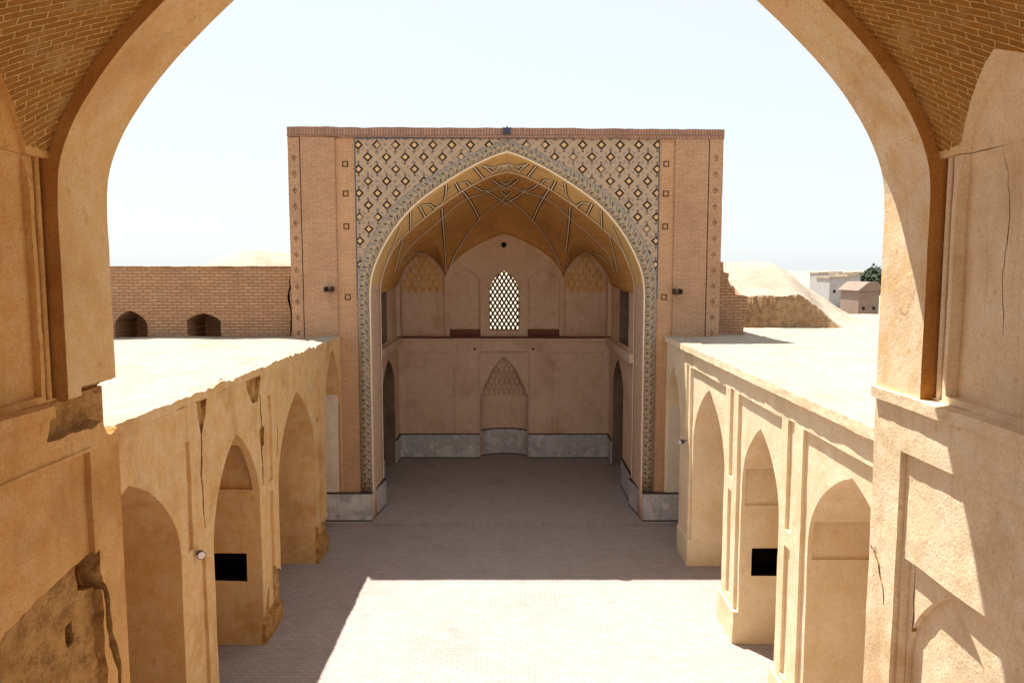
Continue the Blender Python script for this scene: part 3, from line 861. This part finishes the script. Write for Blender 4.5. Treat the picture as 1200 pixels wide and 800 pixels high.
pi_ = [i for i, mm in enumerate(vb.materials) if mm == M['plaster_near']][0]
for p in vb.polygons:
    c = p.center
    for li in p.loop_indices:
        c = vb.vertices[vb.loops[li].vertex_index].co
        q = (YA - c.y); a = arcl(c.z)
        uvl.data[li].uv = (q * .95 - a * .45, a + .72 * q)
link('vault', vb, None, NH)
for sx in (-1, 1):
    S = lambda a, b: (min(sx * a, sx * b), max(sx * a, sx * b))
    xi = A + .02 if sx < 0 else A - .02
    # upper wall, set back behind the arch
    uw = box_me(((S(xi + SG, 5.4)[0], -3, 5.902), (S(xi + SG, 5.4)[1], YA - .002, 7.8997)))
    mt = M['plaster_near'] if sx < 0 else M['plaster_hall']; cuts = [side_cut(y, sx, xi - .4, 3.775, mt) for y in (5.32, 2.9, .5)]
    # the corner moulding beside the arch: two grooves and a roll
    cuts.append(box_c((S(xi, xi + SG + .07)[0], YA - .15, 5.92), (S(xi, xi + SG + .07)[1], YA + .1, 8.2), M['plaster_mould']))
    if sx > 0: cuts.append(prism_c(crack([(5.75, 7.9), (5.7, 7.4), (5.72, 6.9), (5.68, 6.5)], .012, 2), 'x', *S(xi, xi + SG + .2), M['adobe']))
    link('upper_wall', roughen(carve(uw, mt, cuts), .16, .009, 1.5, 40), None, NH)
    bm = bmesh.new(); xr = sx * (xi + SG + .03); tube(bm, [(xr, YA - .075, 5.9 + k * .1) for k in range(21)], .034, 10)
    link('corner_roll', bm2me(bm, 40), mt, NH)
    # pilaster pier below the arch is flush with it; lower wall has frieze, panel and blind arch
    lw = box_me(((S(xi, 5.4)[0], -3, 0), (S(xi, 5.4)[1], YF - .002, 5.898)))
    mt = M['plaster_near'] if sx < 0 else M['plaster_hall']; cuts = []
    cuts.append(prism_c([(2.0, 1), (6.70, 1), (6.70, 5.40), (2.0, 5.40)], 'x', *S(xi - .3, xi + .05), mt))
    if sx > 0:
        cuts.append(prism_c([(4.9, .9), (6.66, .9), (6.66, 4.44), (4.9, 4.44)], 'x', *S(xi - .3, xi + .115), mt))
        cuts.append(prism_c(pointed(6.0, .64, .9, 3.5, 4.36), 'x', *S(xi - .3, xi + .165), mt))
        cuts.append(prism_c(crack([(6.58, 4.42), (6.55, 4.0), (6.59, 3.6), (6.54, 3.2), (6.57, 2.6)], .022, 2), 'x', *S(xi + .06, xi + .155), M['adobe']))
        cuts.append(prism_c(crack([(7.18, 4.35), (7.0, 4.25), (6.9, 4.05), (6.88, 3.9)], .03, 6), 'x', *S(xi - .2, xi + .06), M['adobe']))
    else:
        AD = M['adobe']
        # plaster fallen away below the panel's arch, cornice broken at the corner
        cuts.append(prism_c(ragged([(6.62, 1), (6.80, 3.3), (6.78, 4.2), (6.70, 4.46), (6.3, 4.42), (5.9, 4.38), (5.55, 4.28), (5.2, 4.0), (4.6, 3.0), (4.6, 1)], .07, .04, 1), 'x', *S(xi - .3, xi + .085), AD))
        cuts.append(prism_c(ragged([(6.78, 4.45), (6.55, 4.42), (6.5, 4.18), (6.75, 4.1)], .05, .03, 5), 'x', *S(xi - .3, xi + .22), AD))
        cuts.append(prism_c(crack([(6.72, 4.3), (6.85, 4.0), (6.9, 3.6), (7.02, 3.2), (7.05, 2.8)], .09, 4), 'x', *S(xi - .3, xi + .2), AD))
        cuts.append(prism_c(ragged([(6.32, 3.95), (6.42, 4.0), (6.44, 3.75), (6.34, 3.72)], .04, .03, 5), 'x', *S(xi - .3, xi + .2), AD))
        cuts.append(prism_c(ragged([(6.2, 6.0), (6.12, 5.75), (6.05, 5.62), (6.25, 5.60), (6.55, 5.60), (6.95, 5.60), (7.0, 5.48), (7.4, 5.52), (7.4, 6.0)], .06, .05, 6), 'x', *S(xi - .3, xi + .13), AD))
    lw = roughen(carve(lw, mt, cuts), .13, .009, 1.6, 36)
    link('lower_wall', lw, None, NH)
    y0, y1 = (-3, YF - .004) if sx > 0 else (-3, 6.14)
    lg = box_me(((S(xi - .05, xi + .2)[0], y0, 5.80), (S(xi - .05, xi + .2)[1], y1, 5.90)))
    if sx < 0: link('fillet', roughen(box_me(((-(xi + .02), -3, 5.395), (-(xi - .018), 6.70, 5.425))), .12, .005, 2.5, 40), mt, NH)
    link('ledge', roughen(lg, .12, .008, 2.5, 40), mt, NH)

# ------------------------------------------------------------------ brick wall on the left roof
BW = root('brick_wall', (-12, D + .3, 5), 'long rough brick wall with two small arched openings on the left roof', 'wall')
wl = box_me(((-24, D + .3, 4.8), (-5.77, D + 1.9, 7.02)))
cuts = [prism_c(pointed(-10.26, .45, 4.9, 5.45, 5.88), 'y', D - .3, D + 1.5, M['brick_wall']), prism_c(pointed(-8.27, .46, 4.9, 5.55, 5.80), 'y', D - .3, D + 1.5, M['brick_wall']),
        prism_c(crack([(-5.9, 6.8), (-5.92, 6.2), (-5.88, 5.6), (-5.93, 5.1)], .05, 4), 'y', D, D + .4, M['void'])]
link('wall', roughen(carve(wl, M['brick_wall'], cuts), .3, .02, 1.5, 35), None, BW)
link('coping', roughen(box_me(((-24, D + .27, 7.022), (-5.77, D + 1.93, 7.07))), .2, .018, 2.5, 40), M['brick_wall'], BW)

# ------------------------------------------------------------------ mud domes and ruined stub
def dome(name, label, fn, n, mats, loc, matfn=None):
    me = grid_me(fn, n, n, smooth=40)
    o = link(name, me, mats); o['label'] = label; o['category'] = 'dome'
    if matfn:
        for p in me.polygons: p.material_index = matfn(p)
    return o
def dR(u, v):
    x = 6.3 + u * 8.5; y = 22.6 + v * 9
    edge = 24.0 + .35 * noise.noise(Vector((x * .9, 1, 2))) + .12 * noise.noise(Vector((x * 4, 7, 2))) - .10 * (x - 8)
    sx0 = max(0, min(1, (x - 7.12) / .35)); sx0 = sx0 * sx0 * (3 - 2 * sx0)
    sx1 = max(0, min(1, (10.6 - x) / 1.6)); sx1 = sx1 * sx1 * (3 - 2 * sx1)
    st = max(0, min(1, (y - edge) / .16 + .3)); st = st * st * (3 - 2 * st)
    front = (.92 + .10 * noise.noise(Vector((x * 1.3, 4, 4)))) * st * sx0 * sx1
    r = math.hypot((x - 9.0) / 2.7, (y - 28.2) / 3.3); g = math.exp(-r ** 3.4) * 1.52
    z = max(front, 0) * (1 - .35 * min(1, g / 1.52)) + g * (1 if y > edge else st)
    return (x, y, 5.13 + z + .03 * noise.noise(Vector((x * 2, y * 2, 0))) + .015 * noise.noise(Vector((x * 7, y * 7, 0))))
dome('mud_dome', 'pale mud rendered dome with an eroded brown face on the right roof', dR, 170, [M['mud'], M['mudface']], None, lambda p: 1 if p.normal.z < .62 and p.center.y < 25.5 else 0)
def dL(u, v):
    x = -18 + u * 13; y = 23 + v * 14
    r = math.hypot((x + 9.6) / 4.2, (y - 30) / 4.5)
    return (x, y, 5 + 2.75 * math.exp(-r * r) + .05 * noise.noise(Vector((x, y, 5))))
dome('mud_dome', 'low pale mud dome peeping over the brick wall on the left roof', dL, 60, [M['mud']], None)
RW = root('ruined_wall', (6.0, 21.6, 5), 'crumbling stepped brick wall stub beside the right tower of the iwan', 'wall')
rw = prism_me(ragged([(5.69, 4.9), (6.65, 4.9), (6.62, 5.2), (6.70, 5.6), (6.75, 6.22), (6.35, 6.28), (6.33, 6.5), (6.2, 6.55), (6.17, 6.85), (6.03, 6.9), (6.0, 7.18), (5.69, 7.2)], .12, .07, 3), 'y', 21.5, 22.9)
link('wall', roughen(rw, .16, .03, 2.2, 35), M['brick_wall'], RW)

# ------------------------------------------------------------------ lamps on the arcade piers
def floodlight(loc, face, label):
    r = root('floodlight', loc, label, 'lamp', 'lamps on the arcade piers')
    b = Vector(loc); f = Vector(face).normalized()
    bm = bmesh.new(); tube(bm, [b + f * .05, b + f * .08, b + f * .14, b + f * .17], [.025, .05, .06, .064], 14)
    link('housing', bm2me(bm, 40), M['metal_dark'], r)
    bm = bmesh.new(); tube(bm, [b + f * .171, b + f * .18], [.055, .05], 14); link('lens', bm2me(bm, 40), M['lamp_glass'], r)
    bm = bmesh.new(); tube(bm, [b - Vector((f.x, 0, 0)) * .02 + Vector((0, .0, .0)), b + f * .07], .014, 8); link('bracket', bm2me(bm, 40), M['metal_dark'], r)
    return r
floodlight((-4.49, 11.0, 2.86), (.55, -.85, -.1), 'round lamp with pale lens on the shaded left arcade pier')
floodlight((4.29, 18.05, 2.92), (-.9, -.35, -.15), 'small dark lamp on the sunlit right arcade pier near the iwan')

# ------------------------------------------------------------------ town on the horizon at right
def house(x, y, w, d, h, mat, label, roof='flat'):
    r = root('house', (x, y, 0), label, 'house', 'houses of the town on the horizon')
    link('wall', box_me(((x - w / 2, y, -.1), (x + w / 2, y + d, h))), mat, r)
    if roof == 'flat': link('roof', box_me(((x - w / 2 - .2, y - .2, h), (x + w / 2 + .2, y + d + .2, h + .35))), M['mud'], r)
    else:
        bm = bmesh.new(); add_prism(bm, [(x - w / 2 - .3, h), (x + w / 2 + .3, h), (x + w / 2 - w * .15, h + 1.0), (x - w * .1, h + 1.0)], 'y', y - .4, y + d + .4); link('roof', bm2me(bm), M['roofbrown'], r)
    k = max(2, int(w / 3)); q = min(1, w / 9)
    for i in range(k):
        wx = x - w / 2 + w * (i + .5) / k
        link('window', box_me(((wx - .5 * q, y - .06, h * .5), (wx + .5 * q, y + .1, h * .5 + 1.3 * q))), M['void'], r)
M['white_wall'] = plaster('whitewashed_wall', (.42, .39, .36), (.33, .29, .25), (.48, .46, .43), .4)
M['grey_wall'] = plaster('grey_wall', (.36, .35, .36), (.27, .26, .26), (.42, .41, .41), .4)
M['roofbrown'] = plaster('brown_roof', (.23, .17, .14), (.16, .11, .09), (.28, .21, .17), .4)
hl = [(968, 320.5, 210, 14, 'grey_wall', 'long grey house at the left end of the distant town'),
      (980, 319.5, 250, 13, 'white_wall', 'white house just right of the long grey one'),
      (991, 321.5, 190, 10, 'white_wall', 'small white house in the middle of the town'),
      (1001, 323.5, 165, 9, 'grey_wall', 'grey house before the middle of the distant town'),
      (1009, 319.8, 240, 16, 'white_wall', 'wide whitewashed house left of the dark tree'),
      (984, 326, 140, 12, 'grey_wall', 'low grey house nearest the mud dome')]
for u, v, y, w, mt, lb in hl:
    d = ray(u, v); t = y / d.y; p = CAM + d * t
    house(p.x, y, w * .30, 6, p.z, M[mt], lb)
d = ray(1017, 333); p = CAM + d * (90 / d.y); house(p.x + .2, 90, 2.4, 5, p.z - .75, M['roofbrown'], 'brown roofed house standing closest on the right', 'pitched')
# tree beside the town
d = ray(1024, 322); p = CAM + d * (120 / d.y)
TR = root('tree', (p.x, 120, 0), 'dark round tree beside the distant town', 'tree')
M['bark'] = Mat('bark', .9).done((.10, .07, .05))
mm = Mat('foliage', .8, .2); M['leaf'] = mm.done(mm.mix(mm.noise(.8, 4), (.03, .05, .03), (.07, .09, .05)))
bm = bmesh.new(); tube(bm, [(p.x, 120, -.1), (p.x + .1, 120, 2), (p.x, 120, 4)], [.3, .24, .15], 8); link('trunk', bm2me(bm, 40), M['bark'], TR)
bm = bmesh.new()
for _ in range(2600):
    q = Vector((random.gauss(0, 1), random.gauss(0, 1), random.gauss(0, 1))).normalized()
    rr = (.55 + .45 * random.random()) * (1 + .35 * noise.noise(q * 2.2))
    c = Vector((p.x, 120, 5.0)) + Vector((q.x * 2.0, q.y * 2.0, q.z * 2.3)) * rr
    a = Vector((random.random() - .5, random.random() - .5, random.random() - .5)).normalized(); b = a.orthogonal().normalized()
    s = .16 + .12 * random.random(); bm.faces.new([bm.verts.new(c + k) for k in (a * s, b * s, -a * s, -b * s)])
me = bpy.data.meshes.new('mesh'); bm.to_mesh(me); bm.free(); link('crown', me, M['leaf'], TR)
